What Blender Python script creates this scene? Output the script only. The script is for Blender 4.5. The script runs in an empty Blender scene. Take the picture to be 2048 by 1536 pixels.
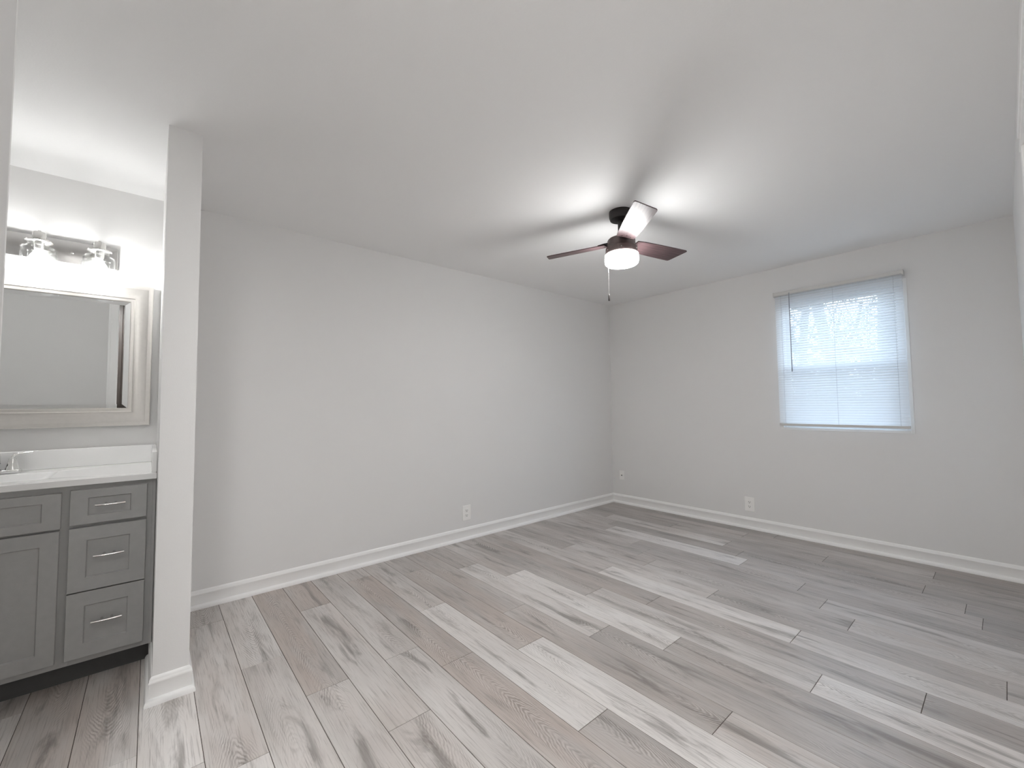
import bpy, bmesh, math, random
from mathutils import Vector, Matrix

S = bpy.context.scene
COL = S.collection
H = 2.44                 # ceiling height
XA, YB, XC = -3.216, 4.377, 0.081   # long wall, window wall, right wall planes

# ------------------------------------------------------------------ camera
def make_camera():
    f, yaw, pitch, roll, h = 845.130207, 0.863625484, 0.0501652638, -0.0109026812, 1.20032298
    F = Vector((-math.sin(yaw) * math.cos(pitch), math.cos(yaw) * math.cos(pitch), math.sin(pitch)))
    r0 = Vector((math.cos(yaw), math.sin(yaw), 0)); u0 = r0.cross(F)
    c, s = math.cos(roll), math.sin(roll)
    r = c * r0 + s * u0; u = -s * r0 + c * u0
    cam = bpy.data.cameras.new('camera'); o = bpy.data.objects.new('camera', cam)
    M = Matrix((r, u, -F)).transposed().to_4x4(); M.translation = (0, 0, h)
    o.matrix_world = M
    cam.sensor_width = 36.0; cam.sensor_fit = 'HORIZONTAL'
    cam.lens = f / 2048.0 * 36.0
    cam.clip_start = 0.005; cam.clip_end = 300
    COL.objects.link(o); S.camera = o
make_camera()

# ------------------------------------------------------------------ world (overcast winter daylight outside the window)
W = bpy.data.worlds.new('overcast_sky'); S.world = W; W.use_nodes = True
nt = W.node_tree; bg = nt.nodes['Background']
tc = nt.nodes.new('ShaderNodeTexCoord'); sp = nt.nodes.new('ShaderNodeSeparateXYZ')
mr = nt.nodes.new('ShaderNodeMapRange'); mr.inputs['From Min'].default_value = -0.05; mr.inputs['From Max'].default_value = 0.8
rp = nt.nodes.new('ShaderNodeValToRGB')
rp.color_ramp.elements[0].color = (0.80, 0.90, 1.0, 1); rp.color_ramp.elements[1].color = (0.52, 0.72, 1.0, 1)
nt.links.new(tc.outputs['Generated'], sp.inputs[0]); nt.links.new(sp.outputs['Z'], mr.inputs['Value'])
nt.links.new(mr.outputs[0], rp.inputs[0]); nt.links.new(rp.outputs[0], bg.inputs['Color'])
SKY = 3.3
bg.inputs['Strength'].default_value = SKY

# ------------------------------------------------------------------ exposure
FAN_LIGHT = 27.0
BULB_LIGHT = 25.0
FILL_LIGHT = 38.0  # strength of the added fill light behind the camera
S.view_settings.view_transform = 'Standard'
S.view_settings.look = 'None'
S.view_settings.gamma = 1.0
S.view_settings.use_curve_mapping = False
S.view_settings.exposure = 1.42
S.cycles.max_bounces = 16
S.cycles.diffuse_bounces = 8
S.cycles.glossy_bounces = 6
S.cycles.transparent_max_bounces = 24
S.cycles.transmission_bounces = 8
S.cycles.caustics_reflective = False
S.cycles.caustics_refractive = False
S.cycles.sample_clamp_indirect = 6.0
S.cycles.use_denoising = True

# ------------------------------------------------------------------ materials
def mat(name, color, rough=0.5, metal=0.0, spec=0.5, emit=None, es=0.0, noise=None, bump=None, coat=0.0):
    """procedural principled material; noise=(scale, amount) breaks up the colour, bump=(scale, strength) the surface"""
    m = bpy.data.materials.new(name); m.use_nodes = True
    n = m.node_tree; b = n.nodes['Principled BSDF']
    b.inputs['Base Color'].default_value = (*color, 1)
    b.inputs['Roughness'].default_value = rough
    b.inputs['Metallic'].default_value = metal
    b.inputs['Specular IOR Level'].default_value = spec
    b.inputs['Coat Weight'].default_value = coat
    if emit:
        b.inputs['Emission Color'].default_value = (*emit, 1)
        b.inputs['Emission Strength'].default_value = es
    if noise or bump:
        t = n.nodes.new('ShaderNodeTexCoord')
    if noise:
        x = n.nodes.new('ShaderNodeTexNoise'); x.inputs['Scale'].default_value = noise[0]; x.inputs['Detail'].default_value = 4
        mx = n.nodes.new('ShaderNodeMix'); mx.data_type = 'RGBA'
        mx.inputs['A'].default_value = (*[c * (1 - noise[1]) for c in color], 1)
        mx.inputs['B'].default_value = (*[min(1, c * (1 + noise[1])) for c in color], 1)
        n.links.new(t.outputs['Object'], x.inputs['Vector']); n.links.new(x.outputs['Fac'], mx.inputs['Factor'])
        n.links.new(mx.outputs['Result'], b.inputs['Base Color'])
    if bump:
        x = n.nodes.new('ShaderNodeTexNoise'); x.inputs['Scale'].default_value = bump[0]; x.inputs['Detail'].default_value = 3
        bp = n.nodes.new('ShaderNodeBump'); bp.inputs['Strength'].default_value = bump[1]; bp.inputs['Distance'].default_value = 0.002
        n.links.new(t.outputs['Object'], x.inputs['Vector']); n.links.new(x.outputs['Fac'], bp.inputs['Height'])
        n.links.new(bp.outputs['Normal'], b.inputs['Normal'])
    return m

def glass_mat(name, tint=(0.97, 0.98, 0.98), gloss=1.0, rough=0.02):
    m = bpy.data.materials.new(name); m.use_nodes = True
    n = m.node_tree; n.nodes.clear()
    out = n.nodes.new('ShaderNodeOutputMaterial'); mx = n.nodes.new('ShaderNodeMixShader')
    tr = n.nodes.new('ShaderNodeBsdfTransparent'); tr.inputs['Color'].default_value = (*tint, 1)
    gl = n.nodes.new('ShaderNodeBsdfGlossy'); gl.inputs['Roughness'].default_value = rough
    fr = n.nodes.new('ShaderNodeLayerWeight'); fr.inputs['Blend'].default_value = 0.5
    pw = n.nodes.new('ShaderNodeMath'); pw.operation = 'POWER'; pw.inputs[1].default_value = 4.0
    mu = n.nodes.new('ShaderNodeMath'); mu.operation = 'MULTIPLY_ADD'; mu.inputs[1].default_value = 0.40 * gloss; mu.inputs[2].default_value = 0.012 * gloss
    n.links.new(fr.outputs['Facing'], pw.inputs[0]); n.links.new(pw.outputs[0], mu.inputs[0]); n.links.new(mu.outputs[0], mx.inputs['Fac'])
    n.links.new(tr.outputs[0], mx.inputs[1]); n.links.new(gl.outputs[0], mx.inputs[2]); n.links.new(mx.outputs[0], out.inputs[0])
    return m

def wood_floor_mat():
    m = bpy.data.materials.new('grey_oak_planks'); m.use_nodes = True
    n = m.node_tree; L = n.links.new; b = n.nodes['Principled BSDF']
    def node(t, **k):
        x = n.nodes.new(t)
        for a, v in k.items(): setattr(x, a, v)
        return x
    def math_(op, a, bb=None, cc=None, clamp=False):
        x = node('ShaderNodeMath', operation=op); x.use_clamp = clamp
        for i, v in enumerate((a, bb, cc)):
            if v is None: continue
            if isinstance(v, (int, float)): x.inputs[i].default_value = v
            else: L(v, x.inputs[i])
        return x.outputs[0]
    def mixc(f, a, bb):
        x = node('ShaderNodeMix', data_type='RGBA')
        for k, v in (('Factor', f), ('A', a), ('B', bb)):
            if isinstance(v, tuple): x.inputs[k].default_value = (*v, 1)
            elif isinstance(v, (int, float)): x.inputs[k].default_value = v
            else: L(v, x.inputs[k])
        return x.outputs['Result']
    uv = node('ShaderNodeUVMap', uv_map='plank'); s = node('ShaderNodeSeparateXYZ'); L(uv.outputs[0], s.inputs[0])
    u, v = s.outputs['X'], s.outputs['Y']
    at = node('ShaderNodeAttribute', attribute_name='plank_tone'); sc = node('ShaderNodeSeparateColor'); L(at.outputs['Color'], sc.inputs[0])
    tone, rnd, warm = sc.outputs[0], sc.outputs[1], sc.outputs[2]
    def noise(su, sv, detail=4, rough=0.55, off=0.0, dist=0.0):
        c = node('ShaderNodeCombineXYZ')
        L(math_('MULTIPLY', u, su), c.inputs[0]); L(math_('MULTIPLY', v, sv), c.inputs[1])
        L(math_('MULTIPLY_ADD', rnd, 53.0, off), c.inputs[2])
        x = node('ShaderNodeTexNoise'); x.inputs['Scale'].default_value = 1.0
        x.inputs['Detail'].default_value = detail; x.inputs['Roughness'].default_value = rough; x.inputs['Distortion'].default_value = dist
        L(c.outputs[0], x.inputs['Vector']); return x.outputs['Fac']
    def remap(x, a, bb, c=0.0, d=1.0):
        r = node('ShaderNodeMapRange'); r.interpolation_type = 'SMOOTHSTEP'
        L(x, r.inputs['Value'])
        for k, val in zip(('From Min', 'From Max', 'To Min', 'To Max'), (a, bb, c, d)): r.inputs[k].default_value = val
        return r.outputs[0]
    # plank base colour
    base = node('ShaderNodeValToRGB'); e = base.color_ramp.elements
    e[0].position = 0.0; e[0].color = (0.255, 0.243, 0.234, 1)
    e[1].position = 1.0; e[1].color = (0.800, 0.778, 0.760, 1)
    q = base.color_ramp.elements.new(0.40); q.color = (0.475, 0.448, 0.430, 1)
    q = base.color_ramp.elements.new(0.70); q.color = (0.675, 0.650, 0.632, 1)
    cloud = noise(1.3, 5.0, 3, off=1.0)
    t2 = math_('ADD', tone, math_('MULTIPLY', math_('SUBTRACT', cloud, 0.5), 0.75))
    L(t2, base.inputs[0])
    wfac = math_('MULTIPLY', math_('ADD', warm, 0.25), remap(noise(1.7, 7.0, 3, off=31.0), 0.34, 0.62, 0.15, 0.75))
    col = mixc(wfac, base.outputs[0], mixc(0.5, base.outputs[0], (0.50, 0.40, 0.345)))
    # fine pores running with the grain
    pore = noise(7.0, 230.0, 3, 0.6, off=3.0)
    col = mixc(remap(pore, 0.48, 0.76, 0.0, 0.48), col, (0.15, 0.128, 0.115))
    lightstreak = noise(3.0, 90.0, 3, 0.6, off=9.0)
    col = mixc(remap(lightstreak, 0.55, 0.80, 0.0, 0.30), col, (0.74, 0.715, 0.69))
    # dark weathered smudges down the heart of the plank
    smud = noise(2.4, 17.0, 5, 0.62, off=5.0, dist=0.6)
    centre = remap(math_('ABSOLUTE', v), 0.085, 0.02)
    sm = math_('MULTIPLY', remap(smud, 0.48, 0.68), centre)
    col = mixc(math_('MULTIPLY', sm, 0.66), col, (0.150, 0.132, 0.118))
    # cathedral grain: nested arches along the plank
    wob = noise(3.5, 16.0, 3, off=7.0)
    wob2 = noise(26.0, 60.0, 2, off=17.0)
    v2 = math_('ADD', v, math_('MULTIPLY', math_('SUBTRACT', noise(1.1, 1.0, 2, off=21.0), 0.5), 0.10))
    arch = math_('MULTIPLY_ADD', math_('POWER', math_('ABSOLUTE', v2), 1.35), 8.5, u)
    ph = math_('ADD', math_('MULTIPLY', arch, 200.0), math_('ADD', math_('MULTIPLY', wob, 22.0), math_('MULTIPLY', wob2, 7.0)))
    ring = math_('MULTIPLY_ADD', math_('SINE', ph), 0.5, 0.5)
    where = math_('MULTIPLY', remap(noise(1.5, 4.0, 2, off=13.0), 0.46, 0.62), remap(math_('ABSOLUTE', v2), 0.080, 0.035))
    brk = remap(noise(9.0, 40.0, 3, off=27.0), 0.34, 0.60, 0.25, 1.0)
    where = math_('MULTIPLY', where, brk)
    rg = math_('MULTIPLY', remap(ring, 0.50, 0.98), where)
    col = mixc(math_('MULTIPLY', rg, 0.46), col, (0.17, 0.142, 0.122))
    rl = math_('MULTIPLY', remap(ring, 0.32, 0.0), where)
    col = mixc(math_('MULTIPLY', rl, 0.36), col, (0.76, 0.73, 0.70))
    L(col, b.inputs['Base Color'])
    L(remap(pore, 0.3, 0.8, 0.32, 0.46), b.inputs['Roughness'])
    b.inputs['Specular IOR Level'].default_value = 0.45
    bp = node('ShaderNodeBump'); bp.inputs['Strength'].default_value = 0.25; bp.inputs['Distance'].default_value = 0.0006
    L(math_('SUBTRACT', lightstreak, math_('MULTIPLY', rg, 0.8)), bp.inputs['Height']); L(bp.outputs['Normal'], b.inputs['Normal'])
    return m

def translucent_mat(name, color, mix=0.35, rough=0.4):
    m = bpy.data.materials.new(name); m.use_nodes = True
    n = m.node_tree; b = n.nodes['Principled BSDF']; out = n.nodes['Material Output']
    b.inputs['Base Color'].default_value = (*color, 1); b.inputs['Roughness'].default_value = rough
    t = n.nodes.new('ShaderNodeBsdfTranslucent'); t.inputs['Color'].default_value = (*color, 1)
    mx = n.nodes.new('ShaderNodeMixShader'); mx.inputs['Fac'].default_value = mix
    n.links.new(b.outputs[0], mx.inputs[1]); n.links.new(t.outputs[0], mx.inputs[2]); n.links.new(mx.outputs[0], out.inputs[0])
    return m

def blade_mat():
    m = mat('walnut_blade', (0.075, 0.045, 0.048), 0.42, spec=0.42)
    n = m.node_tree; b = n.nodes['Principled BSDF']
    t = n.nodes.new('ShaderNodeTexCoord'); mp = n.nodes.new('ShaderNodeMapping'); mp.inputs['Scale'].default_value = (4, 70, 70)
    x = n.nodes.new('ShaderNodeTexNoise'); x.inputs['Scale'].default_value = 1.5; x.inputs['Detail'].default_value = 5
    rr = n.nodes.new('ShaderNodeValToRGB'); rr.color_ramp.elements[0].position = 0.3; rr.color_ramp.elements[1].position = 0.72
    rr.color_ramp.elements[0].color = (0.045, 0.026, 0.028, 1); rr.color_ramp.elements[1].color = (0.125, 0.078, 0.082, 1)
    n.links.new(t.outputs['UV'], mp.inputs[0]); n.links.new(mp.outputs[0], x.inputs['Vector'])
    n.links.new(x.outputs['Fac'], rr.inputs[0]); n.links.new(rr.outputs[0], b.inputs['Base Color'])
    return m

M = dict(
    wall=mat('warm_white_wall_paint', (0.80, 0.794, 0.787), 0.62, spec=0.25, bump=(260, 0.10)),
    ceiling=mat('flat_white_ceiling_paint', (0.90, 0.898, 0.895), 0.9, spec=0.1, bump=(160, 0.10)),
    trim=mat('semi_gloss_white_trim', (0.94, 0.938, 0.93), 0.38, spec=0.4, noise=(6, 0.02)),
    floor=wood_floor_mat(),
    gap=mat('dark_plank_joint', (0.05, 0.036, 0.028), 0.9, noise=(30, 0.3)),
    cabinet=mat('grey_painted_cabinet', (0.42, 0.42, 0.415), 0.45, spec=0.4, noise=(35, 0.08), bump=(300, 0.08)),
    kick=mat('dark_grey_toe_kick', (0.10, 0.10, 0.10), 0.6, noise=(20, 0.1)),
    nickel=mat('brushed_nickel', (0.70, 0.69, 0.67), 0.22, 1.0, noise=(40, 0.05)),
    satin=mat('satin_nickel_plate', (0.56, 0.55, 0.54), 0.17, 1.0, noise=(12, 0.04)),
    chrome=mat('polished_chrome', (0.86, 0.86, 0.85), 0.10, 1.0, noise=(9, 0.02)),
    silver=mat('champagne_silver_frame', (0.68, 0.655, 0.625), 0.34, 0.75, noise=(60, 0.05)),
    mirror=mat('mirror_silver', (0.93, 0.94, 0.94), 0.0, 1.0, noise=(2, 0.004)),
    marble=mat('cultured_marble_white', (0.93, 0.928, 0.922), 0.16, spec=0.5, noise=(5, 0.015)),
    shade=glass_mat('clear_shade_glass', (0.985, 0.99, 0.99), 1.0),
    bulb=mat('lit_bulb', (1, 1, 1), 0.5, emit=(1.0, 0.995, 0.984), es=BULB_LIGHT, noise=(8, 0.01)),
    globe=mat('lit_frosted_globe', (1, 1, 1), 0.4, emit=(1.0, 0.996, 0.988), es=FAN_LIGHT, noise=(8, 0.01)),
    down=mat('fill_light_diffuser', (1, 1, 1), 0.4, emit=(1.0, 0.995, 0.984), es=FILL_LIGHT, noise=(8, 0.01)),  # glow of the added, unseen fill disc
    bronze=mat('dark_bronze_metal', (0.115, 0.088, 0.086), 0.42, 0.55, noise=(20, 0.15)),
    blackm=mat('matte_black_bronze', (0.022, 0.018, 0.018), 0.42, 0.2, noise=(18, 0.2)),
    blade=blade_mat(),
    vinyl=mat('white_vinyl_window', (0.86, 0.87, 0.88), 0.35, noise=(5, 0.01)),
    pane=glass_mat('window_glass', (0.97, 0.985, 0.98), 0.8),
    screen=None,
    slat=translucent_mat('white_vinyl_slat', (0.84, 0.86, 0.88), 0.36),
    rail=mat('white_blind_rail', (0.66, 0.65, 0.63), 0.45, noise=(15, 0.02)),
    cord=mat('blind_cord', (0.62, 0.63, 0.65), 0.8, noise=(50, 0.1)),
    wand=mat('clear_grey_wand', (0.30, 0.31, 0.34), 0.2, noise=(50, 0.1)),
    plate=mat('ivory_white_plate', (0.94, 0.93, 0.912), 0.32, noise=(20, 0.01)),
    slot=mat('dark_slot', (0.025, 0.022, 0.02), 0.7, noise=(40, 0.2)),
    darkdoor=mat('dark_brown_stain', (0.030, 0.022, 0.018), 0.5, noise=(14, 0.4)),
    bark=mat('grey_winter_bark', (0.065, 0.062, 0.062), 0.9, noise=(12, 0.35), bump=(25, 0.6)),
    twig=mat('pale_grey_twigs', (0.085, 0.08, 0.08), 0.9, noise=(10, 0.3)),
    soil=mat('leaf_litter', (0.15, 0.14, 0.13), 0.95, noise=(1.5, 0.4), bump=(6, 0.5)),
    iron=mat('white_enamel', (0.8, 0.8, 0.79), 0.3, noise=(10, 0.02)),
)
def screen_mat():
    m = bpy.data.materials.new('insect_screen'); m.use_nodes = True
    n = m.node_tree; n.nodes.clear()
    out = n.nodes.new('ShaderNodeOutputMaterial'); mx = n.nodes.new('ShaderNodeMixShader')
    tr = n.nodes.new('ShaderNodeBsdfTransparent'); df = n.nodes.new('ShaderNodeBsdfDiffuse'); df.inputs['Color'].default_value = (0.35, 0.36, 0.38, 1)
    mx.inputs['Fac'].default_value = 0.18
    n.links.new(tr.outputs[0], mx.inputs[1]); n.links.new(df.outputs[0], mx.inputs[2]); n.links.new(mx.outputs[0], out.inputs[0])
    return m
M['screen'] = screen_mat()

# ------------------------------------------------------------------ mesh helpers (all in world coordinates)
def box(bm, x0, x1, y0, y1, z0, z1, bev=0.0, seg=2):
    vs = [bm.verts.new(p) for p in ((x0, y0, z0), (x1, y0, z0), (x1, y1, z0), (x0, y1, z0), (x0, y0, z1), (x1, y0, z1), (x1, y1, z1), (x0, y1, z1))]
    fs = [bm.faces.new([vs[i] for i in q]) for q in ((3, 2, 1, 0), (4, 5, 6, 7), (0, 1, 5, 4), (1, 2, 6, 5), (2, 3, 7, 6), (3, 0, 4, 7))]
    if bev > 0:
        es = {e for f in fs for e in f.edges}
        bmesh.ops.bevel(bm, geom=list(es), offset=bev, segments=seg, affect='EDGES', profile=0.5)
    return bm

def lathe(bm, prof, cx, cy, n=40, sides=None, rot=0.0, close=False):
    """prof: list of (r, z). rings joined bottom to top, axis vertical"""
    rings = []
    for r, z in prof:
        if r < 1e-6:
            rings.append([bm.verts.new((cx, cy, z))])
        else:
            rings.append([bm.verts.new((cx + r * math.cos(rot + 2 * math.pi * i / n), cy + r * math.sin(rot + 2 * math.pi * i / n), z)) for i in range(n)])
    for a, b in zip(rings, rings[1:]):
        for i in range(n):
            j = (i + 1) % n
            if len(a) == 1 and len(b) == 1: continue
            if len(a) == 1: bm.faces.new((a[0], b[j], b[i]))
            elif len(b) == 1: bm.faces.new((a[i], a[j], b[0]))
            else: bm.faces.new((a[i], a[j], b[j], b[i]))
    return bm

def tube(bm, pts, rad, n=10, flat=None):
    """swept tube; rad a number or list; flat=(wide, thin) gives a rectangular-ish section scale"""
    pts = [Vector(p) for p in pts]
    rad = rad if isinstance(rad, (list, tuple)) else [rad] * len(pts)
    rings = []; up = Vector((0, 0, 1))
    for i, p in enumerate(pts):
        d = (pts[min(i + 1, len(pts) - 1)] - pts[max(i - 1, 0)]).normalized()
        a = d.cross(up)
        if a.length < 1e-3: a = d.cross(Vector((1, 0, 0)))
        a.normalize(); b = a.cross(d).normalized()
        fw, ft = flat if flat else (1, 1)
        rings.append([bm.verts.new(p + rad[i] * (fw * math.cos(2 * math.pi * k / n) * a + ft * math.sin(2 * math.pi * k / n) * b)) for k in range(n)])
    for A, B in zip(rings, rings[1:]):
        for k in range(n):
            bm.faces.new((A[k], A[(k + 1) % n], B[(k + 1) % n], B[k]))
    bm.faces.new(list(reversed(rings[0]))); bm.faces.new(rings[-1])
    return bm

def profile_run(bm, prof, path):
    """extrude a (offset, z) profile along a floor path with mitred corners; offset goes to the LEFT of travel"""
    P = [Vector((x, y, 0)) for x, y in path]
    rings = []
    for i, p in enumerate(P):
        d0 = (P[i] - P[i - 1]).normalized() if i > 0 else (P[1] - P[0]).normalized()
        d1 = (P[i + 1] - P[i]).normalized() if i < len(P) - 1 else d0
        n0 = Vector((-d0.y, d0.x, 0)); n1 = Vector((-d1.y, d1.x, 0))
        mn = (n0 + n1).normalized(); k = 1.0 / max(0.3, mn.dot(n0))
        rings.append([bm.verts.new((p.x + mn.x * k * t, p.y + mn.y * k * t, z)) for t, z in prof])
    m = len(prof)
    for A, B in zip(rings, rings[1:]):
        for k in range(m):
            bm.faces.new((A[k], B[k], B[(k + 1) % m], A[(k + 1) % m]))
    bm.faces.new(rings[0]); bm.faces.new(list(reversed(rings[-1])))
    return bm

def obj(name, bm, material, parent=None, smooth=False, loc=None):
    bmesh.ops.recalc_face_normals(bm, faces=bm.faces[:])
    if parent is not None:
        off = parent['_w'] if '_w' in parent.keys() else (0, 0, 0)
    else:
        off = loc if loc else (0, 0, 0)
    off = Vector(off)
    bmesh.ops.translate(bm, verts=bm.verts[:], vec=-off)
    me = bpy.data.meshes.new(name); bm.to_mesh(me); bm.free()
    me.materials.append(material)
    if smooth:
        for p in me.polygons: p.use_smooth = True
        try: me.set_sharp_from_angle(angle=math.radians(38))
        except Exception: pass
    o = bpy.data.objects.new(name, me); COL.objects.link(o)
    o['_w'] = tuple(off)
    if parent is not None: o.parent = parent
    else: o.location = off
    return o

def tag(o, label, cat=None, group=None, kind=None):
    if label: o['label'] = label
    if cat: o['category'] = cat
    if group: o['group'] = group
    if kind: o['kind'] = kind
    return o

def thing(name, loc, label, cat, group=None, kind=None):
    o = bpy.data.objects.new(name, None); COL.objects.link(o); o.location = loc; o['_w'] = tuple(loc)
    o.empty_display_size = 0.1
    return tag(o, label, cat, group, kind)

def struct(name, bm, material, label, cat, parent=None, smooth=False):
    o = obj(name, bm, material, parent, smooth)
    if parent is None: tag(o, label, cat, None, 'structure')
    return o

B = bmesh.new

# ------------------------------------------------------------------ room shell
YBACK = -1.75
STUB_X, STUB_Y0, STUB_Y1 = -2.322, 0.031, 0.151
JX0, JX1, JY = -1.32, -1.20, -0.2357        # wall beside the camera
WX0, WX1, WZ0, WZ1 = -1.345, -0.462, 0.955, 2.140   # window opening

# floor: every plank a quad with its own tone
JOINTS = {
 -12: ([-2.4, -1.2, 0.0], [.5, .6, .5, .5]), -11: ([-2.0, -0.8], [.6, .5, .6]), -10: ([-2.6, -1.4, -.2], [.5, .7, .5, .5]),
 -9: ([-2.2, -1.0], [.5, .6, .5]), -8: ([-2.9, -1.7, -.5], [.5, .6, .6, .5]), -7: ([-2.3, -1.1], [.5, .6, .6]), -6: ([-1.9, -.7], [.6, .5, .6]),
 -5: ([-2.6, -1.4], [.5, .6, .5]), -4: ([-2.05, -.85], [.56, .88, .5]), -3: ([-2.02, -.82], [.62, .84, .5]),
 -2: ([-1.83, -.63], [.93, .80, .5]), -1: ([-2.95, -1.73, -.53], [.42, .66, .76, .5]), 0: ([-2.34, -1.13], [.66, .60, .5]),
 1: ([-1.95, -.74], [.40, .58, .5]), 2: ([-2.76, -1.54, -.33], [.36, .56, .62, .5]), 3: ([-1.97, -.76], [.56, .60, .5]),
 4: ([-3.0, -1.75, -.55], [.46, .38, .46, .5]), 5: ([-2.29, -1.08, .1], [.56, .80, .42, .5]), 6: ([-2.86, -1.62, -.42], [.38, .36, .90, .5]),
 7: ([-1.95, -.75], [.36, .40, .54]), 8: ([-2.68, -1.46, -.25], [.40, .68, .36, .5]), 9: ([-2.345, -1.145], [.50, .90, .38]),
 10: ([-3.05, -1.78, -.585], [.4, .38, .66, .84]), 11: ([-1.46, -.27], [.38, .38, .34]), 12: ([-1.96, -.76], [.60, .95, .66]),
 13: ([-2.47, -1.26, -.055], [.36, .62, .36, .34]), 14: ([-1.81, -.60], [.56, .52, .60]), 15: ([-1.97, -.765], [.38, .44, .56]),
 16: ([-2.15, -.925], [.58, .42, .40]), 17: ([-2.56, -1.345, -.14], [.52, .92, .52, .30]), 18: ([-2.66, -1.44, -.21], [.52, .32, .38, .36]),
 19: ([-2.84, -1.61, -.40], [.48, .74, .40, .34]), 20: ([-2.19, -.96], [.30, .46, .44]), 21: ([-1.60, -.38], [.48, .52, .24]),
 22: ([-2.6, -1.4], [.34, .30, .26]), 23: ([-2.0, -.8], [.34, .3, .3]),
}
WARM = {(-4, 0): .9, (-3, 0): .8, (-1, 1): .5, (1, 0): 1, (2, 1): .4, (4, 1): 1, (6, 1): .9, (7, 2): .7, (4, 2): .9, (7, 1): .5, (2, 0): .9, (9, 0): .4, (11, 0): .5, (10, 1): .3, (7, 0): .8, (5, 2): .3}
def make_floor():
    rng = random.Random(11)
    y0, w, gap = 0.345, 0.176, 0.0019
    fx0, fx1, fy0, fy1 = -3.40, 0.22, YBACK - 0.1, YB + 0.12
    bm = B(); uvl = bm.loops.layers.uv.new('plank'); cl = bm.loops.layers.float_color.new('plank_tone')
    for row, (js, tones) in JOINTS.items():
        ya = max(fy0, y0 + row * w) + gap * .5; yb = min(fy1, y0 + (row + 1) * w) - gap * .5
        if yb <= ya: continue
        ym = y0 + (row + .5) * w
        xs = [fx0] + sorted(js) + [fx1]
        for i, (xa, xb) in enumerate(zip(xs, xs[1:])):
            if xb - xa < .01: continue
            t = (tones[i] if i < len(tones) else .5) - (.09 if row >= 14 else .04 if row >= 10 else 0)
            r1, wm = rng.random(), WARM.get((row, i), rng.random() * .35)
            fl = 1 if rng.random() < .5 else -1
            u0 = rng.random() * 20
            g = gap * .5; bv = .0012
            top = [(xa + g + bv, ya + bv), (xb - g - bv, ya + bv), (xb - g - bv, yb - bv), (xa + g + bv, yb - bv)]
            low = [(xa + g, ya), (xb - g, ya), (xb - g, yb), (xa + g, yb)]
            tv = [bm.verts.new((x, y, 0)) for x, y in top]; lv = [bm.verts.new((x, y, -.0014)) for x, y in low]
            fs = [bm.faces.new(tv)]
            for k in range(4): fs.append(bm.faces.new((lv[k], lv[(k + 1) % 4], tv[(k + 1) % 4], tv[k])))
            for f in fs:
                for lp in f.loops:
                    lp[uvl].uv = (u0 + fl * (lp.vert.co.x - xa), fl * (lp.vert.co.y - ym))
                    lp[cl] = (t, r1, wm, 1)
    o = obj('floor', bm, M['floor'])
    tag(o, 'grey oak look plank floor running across the whole room', 'floor', None, 'structure')
    b2 = B(); box(b2, fx0, fx1, fy0, fy1, -.12, -.0015)
    o2 = struct('floor_base', b2, M['gap'], '', 'floor', parent=o)
make_floor()

b = B(); box(b, -3.40, 0.22, YBACK - .1, YB + .12, H, H + .12)
struct('ceiling', b, M['ceiling'], 'flat white ceiling over the whole room', 'ceiling')
b = B(); box(b, XA - .13, XA, YBACK - .1, YB + .12, 0, H)
struct('wall_left', b, M['wall'], 'long blank off white wall left of the far corner, running behind the vanity too', 'wall')
b = B()
for x0, x1, z0, z1 in ((XA, WX0, 0, H), (WX1, XC, 0, H), (WX0, WX1, 0, WZ0), (WX0, WX1, WZ1, H)):
    box(b, x0, x1, YB, YB + .12, z0, z1)
struct('wall_back', b, M['wall'], 'off white wall on the right holding the window', 'wall')
b = B(); box(b, XC, XC + .13, YBACK - .1, YB + .12, 0, H)
struct('wall_right', b, M['wall'], 'off white wall grazing the right edge of the photo', 'wall')
b = B(); box(b, XA, STUB_X, STUB_Y0, STUB_Y1, 0, H)
struct('wall_partition', b, M['wall'], 'narrow wall end standing between vanity nook and bedroom', 'wall')
b = B(); box(b, JX0, JX1, YBACK, JY, 0, H)
struct('wall_hall', b, M['wall'], 'grey wall edge along the left border of the photo', 'wall')
b = B(); box(b, XA, XC, YBACK - .1, YBACK, 0, H)
struct('wall_front', b, M['wall'], 'plain wall behind the camera closing hall and vanity nook', 'wall')

# baseboards
PROF = [(0, 0), (.024, 0), (.024, .008), (.022, .016), (.017, .023), (.010, .0265), (.010, .080), (.012, .083), (.012, .088), (.009, .092), (.009, .098), (.006, .104), (.003, .108), (0, .108)]
def baseboard(name, path, label):
    b = B(); profile_run(b, PROF, path)
    return struct(name, b, M['trim'], label, 'baseboard', smooth=True)
baseboard('baseboard_left', [(XA, YB), (XA, STUB_Y1 + .02)], 'white baseboard along the long blank wall')
baseboard('baseboard_back', [(XC, YB), (XA, YB)], 'white baseboard under the window and outlets')
baseboard('baseboard_right', [(XC, 2.30), (XC, YB)], 'white baseboard at the far end of the right wall')
baseboard('baseboard_partition', [(XA, STUB_Y1), (STUB_X, STUB_Y1), (STUB_X, STUB_Y0), (-2.735, STUB_Y0)][::-1] if False else [(-2.735, STUB_Y0), (STUB_X, STUB_Y0), (STUB_X, STUB_Y1), (XA, STUB_Y1)][::-1], 'white baseboard wrapping the foot of the narrow wall end')

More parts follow.
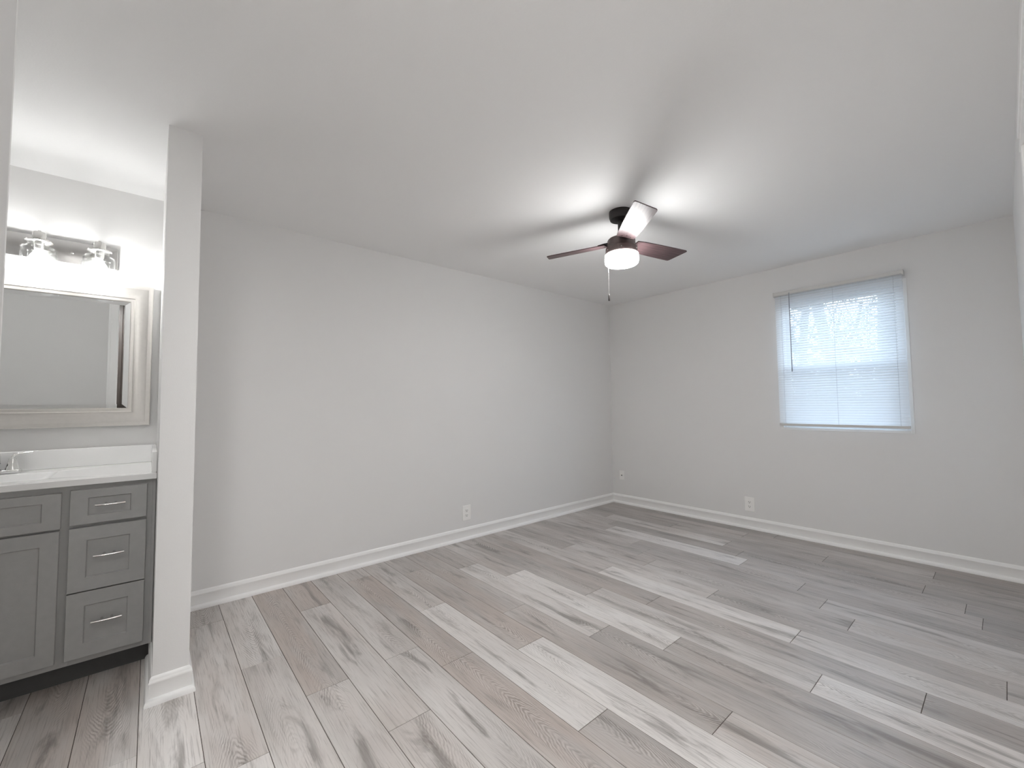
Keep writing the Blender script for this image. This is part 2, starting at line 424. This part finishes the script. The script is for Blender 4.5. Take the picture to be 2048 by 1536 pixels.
# casings: corner trim of the hall opening, doorway on the right wall
b = B(); box(b, JX0 - .012, JX0, JY - .062, JY, 0, H, .002); box(b, JX0 - .017, JX0 - .010, JY - .062, JY - .044, 0, H, .002)
struct('trim_1', b, M['trim'], 'white casing on the vanity side of the hall opening', 'trim')
def right_doorway():
    b = B()
    box(b, XC - .014, XC, .62, 2.215, 2.035, 2.10, .002); box(b, XC - .019, XC - .012, .62, 2.215, 2.082, 2.10, .002); box(b, XC - .017, XC - .012, .62, 2.215, 2.035, 2.043, .002)
    box(b, XC - .014, XC, 2.15, 2.215, 0, 2.035, .002); box(b, XC - .014, XC, .62, .685, 0, 2.035, .002)
    struct('trim_2', b, M['trim'], 'white door casing against the right border of the photo', 'trim')
    b = B(); box(b, XC - .008, XC, .685, 2.15, .008, 2.035, .001)
    struct('door_1', b, M['trim'], 'flat white closet door inside the casing at the right border', 'door')
right_doorway()
def dark_doorway():
    b = B()
    box(b, XC - .012, XC, -1.16, -.205, 0.005, 2.41, .002)
    for y in (-1.0, -.84, -.68, -.52, -.36, -.28):
        box(b, XC - .018, XC - .010, y - .02, y + .02, .01, 2.40, .006)
    d = struct('door_2', b, M['darkdoor'], 'dark brown door seen only as a dark strip in the mirror', 'door')
dark_doorway()

# ------------------------------------------------------------------ window
def make_window():
    w = thing('window_1', ((WX0 + WX1) / 2, YB, WZ0), 'white framed window with two sashes behind the blind', 'window', None, 'structure')
    def ring(b, x0, x1, z0, z1, wd, ya, yb, bev=.002, bot=None):
        bt = bot or wd
        box(b, x0, x0 + wd, ya, yb, z0, z1, bev); box(b, x1 - wd, x1, ya, yb, z0, z1, bev)
        box(b, x0 + wd, x1 - wd, ya, yb, z1 - wd, z1, bev); box(b, x0 + wd, x1 - wd, ya, yb, z0, z0 + bt, bev)
    b = B(); ring(b, WX0 - .002, WX1 + .002, WZ0 - .002, WZ1 + .002, .022, YB - .004, YB + .012, .0015)
    obj('window_trim', b, M['trim'], w)
    b = B(); ring(b, WX0 + .003, WX1 - .003, WZ0 + .003, WZ1 - .003, .038, YB + .012, YB + .112)
    obj('window_frame', b, M['vinyl'], w)
    mz = 1.508
    for nm, z0, z1, ya, yb in (('upper_sash', mz - .018, WZ1 - .042, YB + .078, YB + .104), ('lower_sash', WZ0 + .042, mz + .018, YB + .046, YB + .072)):
        b = B(); ring(b, WX0 + .042, WX1 - .042, z0, z1, .034, ya, yb)
        s = obj(nm, b, M['vinyl'], w)
        b = B(); ym = (ya + yb) / 2; box(b, WX0 + .07, WX1 - .07, ym - .002, ym + .002, z0 + .03, z1 - .03)
        obj('pane', b, M['pane'], s)
        if nm == 'lower_sash':
            b = B(); box(b, -.95, -.87, YB + .036, YB + .05, mz + .006, mz + .018, .003); obj('sash_lock', b, M['vinyl'], s)
    b = B(); ring(b, WX0 + .044, WX1 - .044, WZ0 + .044, mz, .012, YB + .107, YB + .112, .001)
    f = obj('screen_frame', b, M['vinyl'], w)
    b = B(); box(b, WX0 + .054, WX1 - .054, YB + .1085, YB + .1095, WZ0 + .054, mz - .010); obj('insect_screen', b, M['screen'], f)
make_window()

# ------------------------------------------------------------------ mini blind
def make_blind():
    yc = YB - .043
    x0, x1 = -1.343, -.480
    ztop, zbot = 2.196, 1.020
    t = thing('mini_blind', ((x0 + x1) / 2, yc, .985), 'white mini blind hanging lowered over the window', 'blind')
    b = B()
    box(b, x0 - .006, x1 + .006, yc - .024, yc + .024, ztop - .030, ztop, .003)
    obj('headrail', b, M['rail'], t)
    for x in (x0 - .010, x1 + .002):
        b = B(); box(b, x, x + .009, yc - .027, YB, ztop - .036, ztop + .004, .002)
        obj('bracket', b, M['rail'], t)
    b = B()
    pitch, wd, th = .0212, .025, math.radians(56)
    n = int((ztop - .044 - zbot) / pitch) + 1
    for i in range(n):
        zc = ztop - .046 - i * pitch
        if i < 2: zc = ztop - .046 - i * pitch
        pr = []
        for k in range(5):
            s = (k / 4 - .5) * wd; c = .0016 * (1 - (2 * k / 4 - 1) ** 2)
            # outer (window) edge up, room edge down, crowned upward
            pr.append((yc + s * math.cos(th) - c * math.sin(th), zc + s * math.sin(th) + c * math.cos(th)))
        A = [bm for bm in (b.verts.new((x0, y, z)) for y, z in pr)]; C2 = [b.verts.new((x1, y, z)) for y, z in pr]
        for k in range(4): b.faces.new((A[k], A[k + 1], C2[k + 1], C2[k]))
    o = obj('slats', b, M['slat'], t, smooth=True)
    b = B(); box(b, x0 - .002, x1 + .002, yc - .013, yc + .013, .990, 1.012, .003); obj('bottom_rail', b, M['rail'], t)
    for x in (x0 + .05, (x0 + x1) / 2, x1 - .05):
        b = B(); tube(b, [(x, yc - .0135, ztop - .03), (x, yc - .0135, 1.01)], .0009, 6); tube(b, [(x, yc + .0135, ztop - .03), (x, yc + .0135, 1.01)], .0009, 6)
        obj('ladder_cord', b, M['cord'], t)
    b = B(); tube(b, [(-1.222, yc - .032, ztop - .022), (-1.222, yc - .034, ztop - .05), (-1.221, yc - .036, 1.485)], .0035, 8)
    tube(b, [(-1.222, yc - .022, ztop - .022), (-1.222, yc - .033, ztop - .022)], .003, 8)
    tube(b, [(-1.221, yc - .036, 1.50), (-1.221, yc - .036, 1.47)], .0045, 8)
    obj('tilt_wand', b, M['wand'], t)
make_blind()

# ------------------------------------------------------------------ outlets
def outlet(name, plane, c, z, label, w=.088, h=.133):
    """plane 'x': on the long wall facing +x ; 'y': on the window wall facing -y"""
    base = (XA, c, z) if plane == 'x' else (c, YB, z)
    t = thing(name, base, label, 'outlet')
    def bx(b, a0, a1, d0, d1, z0, z1, bev=0):
        if plane == 'x': box(b, XA + d0, XA + d1, c + a0, c + a1, z + z0, z + z1, bev)
        else: box(b, c + a0, c + a1, YB - d1, YB - d0, z + z0, z + z1, bev)
    b = B(); bx(b, -w / 2, w / 2, 0, .0065, -h / 2, h / 2, .003); obj('cover_plate', b, M['plate'], t)
    if name == 'wall_outlet':
        for zz in (.021, -.021):
            b = B(); bx(b, -.017, .017, .0060, .0085, zz - .0145, zz + .0145, .006 if False else .001)
            r = obj('receptacle', b, M['plate'], t)
            b = B()
            bx(b, -.0085, -.0060, .0084, .0090, zz - .003, zz + .008); bx(b, .0060, .0085, .0084, .0090, zz - .002, zz + .007); bx(b, -.003, .003, .0084, .0090, zz - .011, zz - .006, .0)
            obj('slots', b, M['slot'], r)
        b = B(); bx(b, -.003, .003, .0064, .0075, -.003, .003, .0008); obj('screw', b, M['plate'], t)
    else:
        b = B()
        p0 = Vector((c, YB - .006, z)); tube(b, [p0, p0 + Vector((0, -.010, 0))], .0055, 12)
        j = obj('coax_jack', b, M['slot'], t)
        for zz in (.036, -.036):
            b = B(); bx(b, -.003, .003, .0062, .0075, zz - .003, zz + .003, .0008); obj('screw', b, M['plate'], t)
outlet('wall_outlet', 'x', 2.190, .236, 'white duplex outlet low on the long blank wall')
outlet('wall_outlet', 'y', -1.642, .232, 'white duplex outlet low on the window wall')
outlet('coax_outlet', 'y', -3.079, .337, 'small white cable jack plate near the far corner', .070, .108)

# ------------------------------------------------------------------ ceiling fan
def make_fan():
    cx, cy = -1.567, 2.277
    t = thing('ceiling_fan', (cx, cy, H), 'dark bronze three blade ceiling fan with lit drum light', 'ceiling fan')
    b = B(); lathe(b, [(0, H), (.072, H), (.073, 2.425), (.072, 2.402), (.066, 2.386), (.050, 2.379), (0, 2.378)], cx, cy, 48)
    obj('canopy', b, M['blackm'], t, True)
    b = B(); lathe(b, [(0, 2.39), (.019, 2.39), (.019, 2.262), (0, 2.262)], cx, cy, 24)
    lathe(b, [(.019, 2.285), (.032, 2.282), (.034, 2.262), (.019, 2.258)], cx, cy, 32)
    obj('downrod', b, M['blackm'], t, True)
    b = B(); lathe(b, [(0, 2.264), (.055, 2.264), (.080, 2.259), (.087, 2.250), (.088, 2.218), (.092, 2.207), (.099, 2.200), (.100, 2.162), (.096, 2.158), (0, 2.158)], cx, cy, 56)
    h = obj('motor_housing', b, M['bronze'], t, True)
    for a in (10, 130, 250, 305):
        b = B()
        p = Vector((cx + .0995 * math.cos(math.radians(a)), cy + .0995 * math.sin(math.radians(a)), 2.180)); d = Vector((math.cos(math.radians(a)), math.sin(math.radians(a)), 0))
        tube(b, [p, p + d * .003], .003, 10)
        obj('screw', b, M['nickel'], h)
    b = B(); lathe(b, [(0, 2.158), (.100, 2.158), (.105, 2.154), (.1055, 2.115), (.103, 2.102), (.094, 2.094), (.070, 2.0905), (0, 2.090)], cx, cy, 56)
    tag(obj('light_globe', b, M['globe'], t, True), 'lit white frosted drum globe')
    pz = 2.234
    for ang in (77.5, -41.0, -160.5):
        a = math.radians(ang); d = Vector((math.cos(a), math.sin(a), 0)); q = Vector((-d.y, d.x, 0)); k = math.tan(math.radians(12.5))
        c0 = Vector((cx, cy, pz))
        # outline (r, s): raised edge (-q) is longer at the tip
        out = [(.098, -.052), (.16, -.058), (.30, -.063), (.44, -.066), (.528, -.067), (.538, -.062), (.536, -.052), (.500, .060), (.493, .067), (.483, .069), (.40, .068), (.28, .065), (.16, .060), (.098, .054)]
        b = B(); uvl = b.loops.layers.uv.new('UVMap')
        def P(r, s, dz): return c0 + d * r + q * s + Vector((0, 0, -k * s + dz))
        top = [b.verts.new(P(r, s, .003)) for r, s in out]; bot = [b.verts.new(P(r, s, -.003)) for r, s in out]
        fs = [b.faces.new(top), b.faces.new(list(reversed(bot)))]
        for i in range(len(out)):
            j = (i + 1) % len(out); fs.append(b.faces.new((bot[i], bot[j], top[j], top[i])))
        for f in fs:
            for lp in f.loops:
                v = lp.vert.co - c0; lp[uvl].uv = (v.dot(d) + ang * .01, v.dot(q))
        bl = obj('blade', b, M['blade'], t)
        for s, r in ((-.026, .120), (.0, .134), (.026, .120)):
            b = B()
            p = P(r, s, -.003); tube(b, [p + Vector((0, 0, .001)), p + Vector((0, 0, -.003))], .0042, 10)
            obj('screw', b, M['nickel'], bl)
        b = B()
        pts = [P(.06, 0, .008), P(.10, 0, .0075), P(.15, 0, .0065)]
        tube(b, pts, [.032, .034, .026], 12, flat=(1.0, .10))
        obj('blade_iron', b, M['blackm'], bl, True)
    # pull chain on the far left of the housing
    v = Vector((cx, cy, 0)).normalized(); lft = Vector((-v.y, v.x, 0))
    px = Vector((cx, cy, 0)) + lft * .086 + v * .075
    b = B(); tube(b, [(px.x, px.y, 2.19), (px.x, px.y, 1.925)], .0006, 6)
    for i in range(62):
        z = 2.188 - i * .00425
        lathe(b, [(0, z - .0012), (.0011, z), (0, z + .0012)], px.x, px.y, 6)
    ch = obj('pull_chain', b, M['nickel'], t)
    b = B(); lathe(b, [(0, 1.928), (.003, 1.928), (.0055, 1.922), (.0062, 1.886), (.005, 1.883), (0, 1.883)], px.x, px.y, 16)
    obj('chain_fob', b, M['blackm'], ch, True)
    pc = Vector((cx, cy, 2.19)) + (px - Vector((cx, cy, 0))).normalized() * .095; pc.z = 2.19
    b = B(); tube(b, [pc, (px.x, px.y, 2.19)], .003, 8); obj('chain_outlet', b, M['bronze'], t)
make_fan()

# ------------------------------------------------------------------ vanity
VY0, VY1 = -1.130, 0.030       # left and right ends of the vanity
XF = -2.665                    # face frame plane
def shaker(b, y0, y1, z0, z1, ry, rz, xb, xt, inset=.008, slope=.004):
    """frame-and-panel front standing proud in +x"""
    def q(y0, y1, z0, z1, x): return [b.verts.new((x, y0, z0)), b.verts.new((x, y1, z0)), b.verts.new((x, y1, z1)), b.verts.new((x, y0, z1))]
    bk = q(y0, y1, z0, z1, xb); e = .0015
    fr0 = q(y0, y1, z0, z1, xt - e); fr = q(y0 + e, y1 - e, z0 + e, z1 - e, xt)
    i0 = q(y0 + ry, y1 - ry, z0 + rz, z1 - rz, xt); i1 = q(y0 + ry + slope, y1 - ry - slope, z0 + rz + slope, z1 - rz - slope, xt - inset)
    b.faces.new(list(reversed(bk)))
    for A, C in ((bk, fr0), (fr0, fr), (fr, i0), (i0, i1)):
        for k in range(4): b.faces.new((A[k], A[(k + 1) % 4], C[(k + 1) % 4], C[k]))
    b.faces.new(i1)
def pull(yc, zc, parent, L=.098):
    b = B(); xt = XF + .020
    pts = []; rr = []
    for i in range(15):
        f = i / 14; s = (f - .5) * L
        pts.append((xt + .024 + .004 * math.cos(math.pi * (f - .5)), yc + s, zc)); rr.append(.0046 + .0024 * abs(2 * f - 1) ** .8)
    tube(b, pts, rr, 10, flat=(1.0, .8))
    for s in (-.016, .016):
        tube(b, [(xt - .002, yc + s, zc), (xt + .012, yc + s, zc), (xt + .027, yc + s * 1.1, zc)], [.0055, .0035, .0042], 10)
    obj('pull_handle', b, M['nickel'], parent, True)
def make_vanity():
    t = thing('vanity_cabinet', (-2.94, -.55, 0), 'grey shaker vanity cabinet with drawers under the white washbasin', 'cabinet')
    b = B()
    xb, th = XA, .018
    yL, yR = VY0, VY1 - .001
    box(b, xb, XF - .02, yL, yL + th, .105, .872); box(b, xb, XF - .02, yR - th, yR, .105, .872)
    box(b, xb, XF - .02, yL + th, yR - th, .105, .123); box(b, xb, xb + .006, yL + th, yR - th, .123, .872)
    box(b, xb + .006, XF - .02, -.268 - .009, -.268 + .009, .123, .872); box(b, xb + .006, XF - .02, -.835 - .009, -.835 + .009, .123, .872)
    obj('body', b, M['cabinet'], t)
    b = B()   # face frame
    for y0, y1 in ((yL, yL + .034), (-.863, -.820), (-.290, -.245), (-.012, yR)):
        box(b, XF - .02, XF, y0, y1, .105, .872, .0008)
    for y0, y1 in ((yL + .034, -.863), (-.820, -.290), (-.245, -.012)):
        for z0, z1 in ((.840, .872), (.675, .705), (.105, .142)):
            box(b, XF - .02, XF, y0, y1, z0, z1, .0005)
    for y0, y1 in ((yL + .034, -.863), (-.245, -.012)): box(b, XF - .02, XF, y0, y1, .398, .424, .0005)
    box(b, XF - .004, XF + .004, yR - .012, yR, .105, .872, .001)      # scribe strip against the partition
    obj('face_frame', b, M['cabinet'], t)
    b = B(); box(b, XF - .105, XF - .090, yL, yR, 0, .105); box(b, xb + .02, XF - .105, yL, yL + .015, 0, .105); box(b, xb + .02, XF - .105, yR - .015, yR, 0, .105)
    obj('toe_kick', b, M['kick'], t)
    for ya, yb in ((-.255, -.003), (-1.103, -.851)):
        for z0, z1, rz in ((.700, .850, .036), (.413, .686, .056), (.131, .408, .058)):
            b = B(); shaker(b, ya, yb, z0, z1, .055, rz, XF, XF + .020)
            d = obj('drawer', b, M['cabinet'], t)
            b = B(); box(b, XF - .35, XF - .0005, ya + .03, yb - .03, z0 + .02, z1 - .03)
            dz = (z0 + z1) / 2 + (.006 if z1 > .8 else (.012 if z1 > .5 else .010))
            pull((ya + yb) / 2 + .003, dz, d)
            b.free()
    b = B(); shaker(b, -.822, -.281, .693, .844, .055, .036, XF, XF + .020); obj('false_front', b, M['cabinet'], t)
    for ya, yb in ((-.550, -.283), (-.820, -.554)):
        b = B(); shaker(b, ya, yb, .132, .684, .055, .055, XF, XF + .020); obj('door', b, M['cabinet'], t)
make_vanity()

def make_vanity_top():
    t = thing('washbasin', (-2.93, -.55, .872), 'white moulded washbasin top with rectangular sink and low splashes on the grey cabinet', 'sink')
    x0, x1, y0, y1, z0, z1 = XA + .0005, -2.640, VY0 - .012, VY1, .872, .900
    sx0, sx1, sy0, sy1 = -3.050, -2.742, -.780, -.336      # basin opening
    b = B()
    def ringv(xa, xb, ya, yb, z, r=.0, n=5):
        pts = []
        for cx, cy, a0 in ((xb - r, yb - r, 0), (xa + r, yb - r, 90), (xa + r, ya + r, 180), (xb - r, ya + r, 270)):
            for k in range(n + 1):
                a = math.radians(a0 + 90 * k / n); pts.append(b.verts.new((cx + r * math.cos(a), cy + r * math.sin(a), z)))
        return pts
    def bridge(A, C):
        m = len(A)
        for k in range(m): b.faces.new((A[k], A[(k + 1) % m], C[(k + 1) % m], C[k]))
    lo = ringv(x0, x1, y0, y1, z0, .002); mid = ringv(x0, x1, y0, y1, z1 - .003, .002); up = ringv(x0 + .003, x1 - .003, y0 + .003, y1 - .003, z1, .002)
    h0 = ringv(sx0, sx1, sy0, sy1, z1, .03); h1 = ringv(sx0 + .006, sx1 - .006, sy0 + .006, sy1 - .006, z1 - .006, .03)
    h2 = ringv(sx0 + .030, sx1 - .035, sy0 + .055, sy1 - .085, z1 - .085, .04); h3 = ringv(sx0 + .08, sx1 - .09, sy0 + .12, sy1 - .15, z1 - .110, .03)
    lo2 = ringv(sx0 - .012, sx1 + .012, sy0 - .012, sy1 + .012, z0, .03); b2 = ringv(sx0 + .020, sx1 - .025, sy0 + .045, sy1 - .075, z1 - .095, .04); b3 = ringv(sx0 + .08, sx1 - .09, sy0 + .12, sy1 - .15, z1 - .122, .03)
    bridge(lo, mid); bridge(mid, up); bridge(up, h0); bridge(h0, h1); bridge(h1, h2); bridge(h2, h3); b.faces.new(h3)
    bridge(lo2, lo); bridge(b2, lo2); bridge(b3, b2); b.faces.new(list(reversed(b3)))
    o = obj('countertop', b, M['marble'], t, True)
    b = B(); lathe(b, [(0, .7915), (.026, .7915), (.026, .7935), (.018, .795), (0, .7945)], -2.90, -.54, 24); obj('drain', b, M['chrome'], o, True)
    b = B(); box(b, XA + .0005, XA + .020, y0, VY1, .9005, .998, .004, 3); obj('backsplash', b, M['marble'], t, True)
    b = B(); box(b, XA + .0205, x1 - .004, VY1 - .020, VY1, .9005, .998, .004, 3); obj('side_splash', b, M['marble'], t, True)
make_vanity_top()

def make_faucet():
    fx, fy, z = -3.132, -.553, .900
    t = thing('sink_faucet', (fx, fy, z), 'chrome two handle faucet on the white washbasin', 'faucet')
    b = B(); box(b, fx - .026, fx + .026, fy - .080, fy + .080, z, z + .017, .005, 3); obj('base_plate', b, M['chrome'], t, True)
    for sgn in (1, -1):
        hy = fy + sgn * .052
        b = B(); lathe(b, [(0, z + .016), (.0245, z + .016), (.0235, z + .024), (.019, z + .040), (.0145, z + .058), (.0135, z + .068), (.0125, z + .071), (0, z + .071)], fx, hy, 32)
        h = obj('handle', b, M['chrome'], t, True)
        b = B()
        pts = [(fx, hy, z + .066), (fx, hy + sgn * .001, z + .078), (fx, hy + sgn * .008, z + .088), (fx, hy + sgn * .022, z + .093), (fx, hy + sgn * .045, z + .095), (fx, hy + sgn * .066, z + .096)]
        tube(b, pts, [.0130, .0128, .0115, .0105, .0098, .0098], 14, flat=(1.0, .52))
        obj('lever', b, M['chrome'], h, True)
    b = B()
    pts = [(fx, fy, z + .015), (fx, fy, z + .05), (fx + .004, fy, z + .085), (fx + .025, fy, z + .112), (fx + .060, fy, z + .120), (fx + .095, fy, z + .110), (fx + .115, fy, z + .092)]
    tube(b, pts, [.021, .017, .0145, .0135, .0125, .0118, .0112], 18)
    obj('spout', b, M['chrome'], t, True)
make_faucet()

# ------------------------------------------------------------------ mirror
def make_mirror():
    y0, y1, z0, z1 = -1.104, -.003, 1.110, 1.905
    t = thing('wall_mirror', (XA, (y0 + y1) / 2, z0), 'wide rectangular mirror in a satin silver frame above the sink', 'mirror')
    prof = [(0, 0), (0, .026), (.003, .029), (.020, .029), (.023, .027), (.026, .0255), (.040, .021), (.055, .0185), (.070, .0175), (.074, .0200), (.078, .0200), (.080, .0165), (.090, .0155), (.094, .0165), (.097, .0150), (.098, .008), (.098, 0)]
    b = B()
    rings = []
    for i, (cy, cz, sy, sz) in enumerate(((y0, z0, 1, 1), (y1, z0, -1, 1), (y1, z1, -1, -1), (y0, z1, 1, -1))):
        rings.append([b.verts.new((XA + d, cy + sy * w, cz + sz * w)) for w, d in prof])
    m = len(prof)
    for i in range(4):
        A, C = rings[i], rings[(i + 1) % 4]
        for k in range(m - 1): b.faces.new((A[k], C[k], C[k + 1], A[k + 1]))
    obj('frame', b, M['silver'], t, True)
    b = B(); w = .096; bv = .024
    def q(o, x): return [b.verts.new((x, y0 + o, z0 + o)), b.verts.new((x, y1 - o, z0 + o)), b.verts.new((x, y1 - o, z1 - o)), b.verts.new((x, y0 + o, z1 - o))]
    r0, r1 = q(w, XA + .0075), q(w + bv, XA + .0105)
    for k in range(4): b.faces.new((r0[k], r0[(k + 1) % 4], r1[(k + 1) % 4], r1[k]))
    b.faces.new(r1)
    obj('glass', b, M['mirror'], t)
make_mirror()

# ------------------------------------------------------------------ vanity light
def make_vanity_light():
    y0, y1, z0, z1 = -.942, -.160, 1.979, 2.098
    t = thing('vanity_light', (XA, (y0 + y1) / 2, z0), 'brushed nickel vanity light bar with clear glass jar shades', 'light fixture')
    b = B(); box(b, XA + .0005, XA + .022, y0, y1, z0, z1, .003, 2)
    bp = obj('back_plate', b, M['satin'], t, True)
    for yy in (-.337, -.765):
        b = B(); tube(b, [(XA + .0215, yy, 2.035), (XA + .030, yy, 2.035)], [.006, .004], 12)
        obj('finial', b, M['nickel'], bp, True)
    lx = XA + .132
    for i in range(4):
        ly = -.226 - .2153 * i
        b = B()
        tube(b, [(XA + .02, ly, 2.062), (lx - .012, ly, 2.062)], [.012, .010], 14)
        lathe(b, [(0, 2.092), (.006, 2.092), (.007, 2.086), (.0215, 2.083), (.024, 2.078), (.0245, 2.046), (.022, 2.043), (.0445, 2.0425), (.0485, 2.040), (.0485, 2.035), (.0445, 2.0325), (.020, 2.032), (.0185, 2.004), (.0165, 1.998), (0, 1.998)], lx, ly, 40)
        s = obj('lamp_holder', b, M['nickel'], t, True)
        b = B()
        prof = [(.0385, 2.0315), (.039, 2.020), (.043, 2.0145), (.053, 2.0105), (.0605, 2.003), (.0625, 1.992), (.0625, 1.878), (.0605, 1.876), (.0600, 1.878), (.0600, 1.992), (.058, 2.000), (.052, 2.007), (.042, 2.0115), (.0365, 2.018), (.0360, 2.0315), (.0385, 2.0315)]
        lathe(b, prof, lx, ly, 48); bmesh.ops.remove_doubles(b, verts=b.verts[:], dist=1e-5)
        tag(obj('glass_shade', b, M['shade'], s, True), 'clear glass jar shade')
        b = B(); lathe(b, [(0, 1.998), (.013, 1.998), (.0145, 1.985), (.022, 1.975), (.030, 1.962), (.0335, 1.946), (.032, 1.930), (.025, 1.917), (.013, 1.910), (0, 1.908)], lx, ly, 32)
        tag(obj('bulb', b, M['bulb'], s, True), 'glowing white bulb')
make_vanity_light()

# ------------------------------------------------------------------ added fill light, out of view, brightens floor, drawers and partition
def make_fill_light():
    lx, ly = -.50, -.36
    t = thing('added_fill_light', (lx, ly, H), 'round white disc added as unseen fill light on the ceiling behind the camera', 'fill light')
    b = B(); lathe(b, [(0, H - .0005), (.196, H - .0005), (.200, H - .004), (.200, H - .018), (.196, H - .022), (.186, H - .022), (.184, H - .012), (0, H - .012)], lx, ly, 64)
    obj('rim', b, M['iron'], t, True)
    b = B(); lathe(b, [(0, H - .0235), (.120, H - .0228), (.172, H - .0205), (.183, H - .0165), (.183, H - .0125), (0, H - .0125)], lx, ly, 64)
    tag(obj('diffuser', b, M['down'], t, True), 'glowing white face of the added fill light')
make_fill_light()

# ------------------------------------------------------------------ outside, glimpsed between the slats
b = B(); box(b, -60, 50, YB + .12, 90, -1.7, -1.5)
struct('ground', b, M['soil'], 'pale leaf covered ground outside the window', 'ground')
def tree(name, x, y, r, h, lean, label, seed):
    rng = random.Random(seed); b = B()
    def limb(p, d, L, r, depth):
        pts = [p]; rr = [r]; n = 6 if depth == 0 else 4
        for i in range(n):
            d = (d + Vector((rng.uniform(-1, 1), rng.uniform(-1, 1), rng.uniform(-.5, .8))) * (.05 if depth == 0 else .16)).normalized()
            pts.append(pts[-1] + d * (L / n)); rr.append(r * (1 - .62 * (i + 1) / n))
        tube(b, pts, rr, 9 if depth == 0 else (6 if depth == 1 else 4))
        if depth < 3:
            k = (16, 6, 4)[depth]
            for j in range(k):
                f = rng.uniform(.22 if depth == 0 else .25, .98); i = min(n - 1, int(f * n)); q = pts[i].lerp(pts[i + 1], f * n - i)
                a = rng.uniform(0, 2 * math.pi); nd = Vector((math.cos(a), math.sin(a), rng.uniform(.15, .8))).normalized()
                limb(q, nd, L * rng.uniform(.28, .45) * (1 if depth else .8), max(.004, rr[i] * rng.uniform(.25, .42)), depth + 1)
    limb(Vector((x, y, -1.5)), Vector((lean, 0, 1)).normalized(), h, r, 0)
    o = obj(name, b, M['bark'], loc=(x, y, -1.5)); tag(o, label, 'tree', 'bare trees outside the window')
tree('bare_tree', -2.17, 12.0, .17, 10.0, -.10, 'bare grey tree seen through the middle of the window blind', 3)
tree('bare_tree', -1.60, 11.0, .27, 11.0, .01, 'thick bare tree trunk seen through the right part of the window blind', 5)
tree('bare_tree', -3.9, 14.0, .14, 10.0, .05, 'thin bare tree seen through the left part of the window blind', 8)
def thicket():
    rng = random.Random(4); b = B()
    for i in range(520):
        x = rng.uniform(-11, 1.5); y = rng.uniform(13, 26); p = Vector((x, y, -1.5)); d = Vector((rng.uniform(-.35, .35), rng.uniform(-.2, .2), 1)).normalized()
        pts = [p]; L = rng.uniform(2.2, 5.0) if i % 2 else rng.uniform(5.0, 9.0)
        for k in range(5):
            d = (d + Vector((rng.uniform(-.3, .3), rng.uniform(-.2, .2), rng.uniform(-.1, .2)))).normalized(); pts.append(pts[-1] + d * L / 5)
        r = rng.uniform(.014, .045); tube(b, pts, [r * (1 - .15 * k) for k in range(6)], 4)
        for k in range(8):
            q = pts[rng.randint(1, 5)]; dd = Vector((rng.uniform(-1, 1), rng.uniform(-.5, .5), rng.uniform(-.1, .9))).normalized()
            tube(b, [q, q + dd * .5, q + dd * .9 + Vector((0, 0, .15))], [r * .5, r * .35, r * .2], 3)
    o = obj('brush_thicket', b, M['twig']); tag(o, 'tangle of bare winter brush outside below the trees', 'brush', None, 'stuff')
thicket()

for o in S.objects:
    if '_w' in o.keys(): del o['_w']
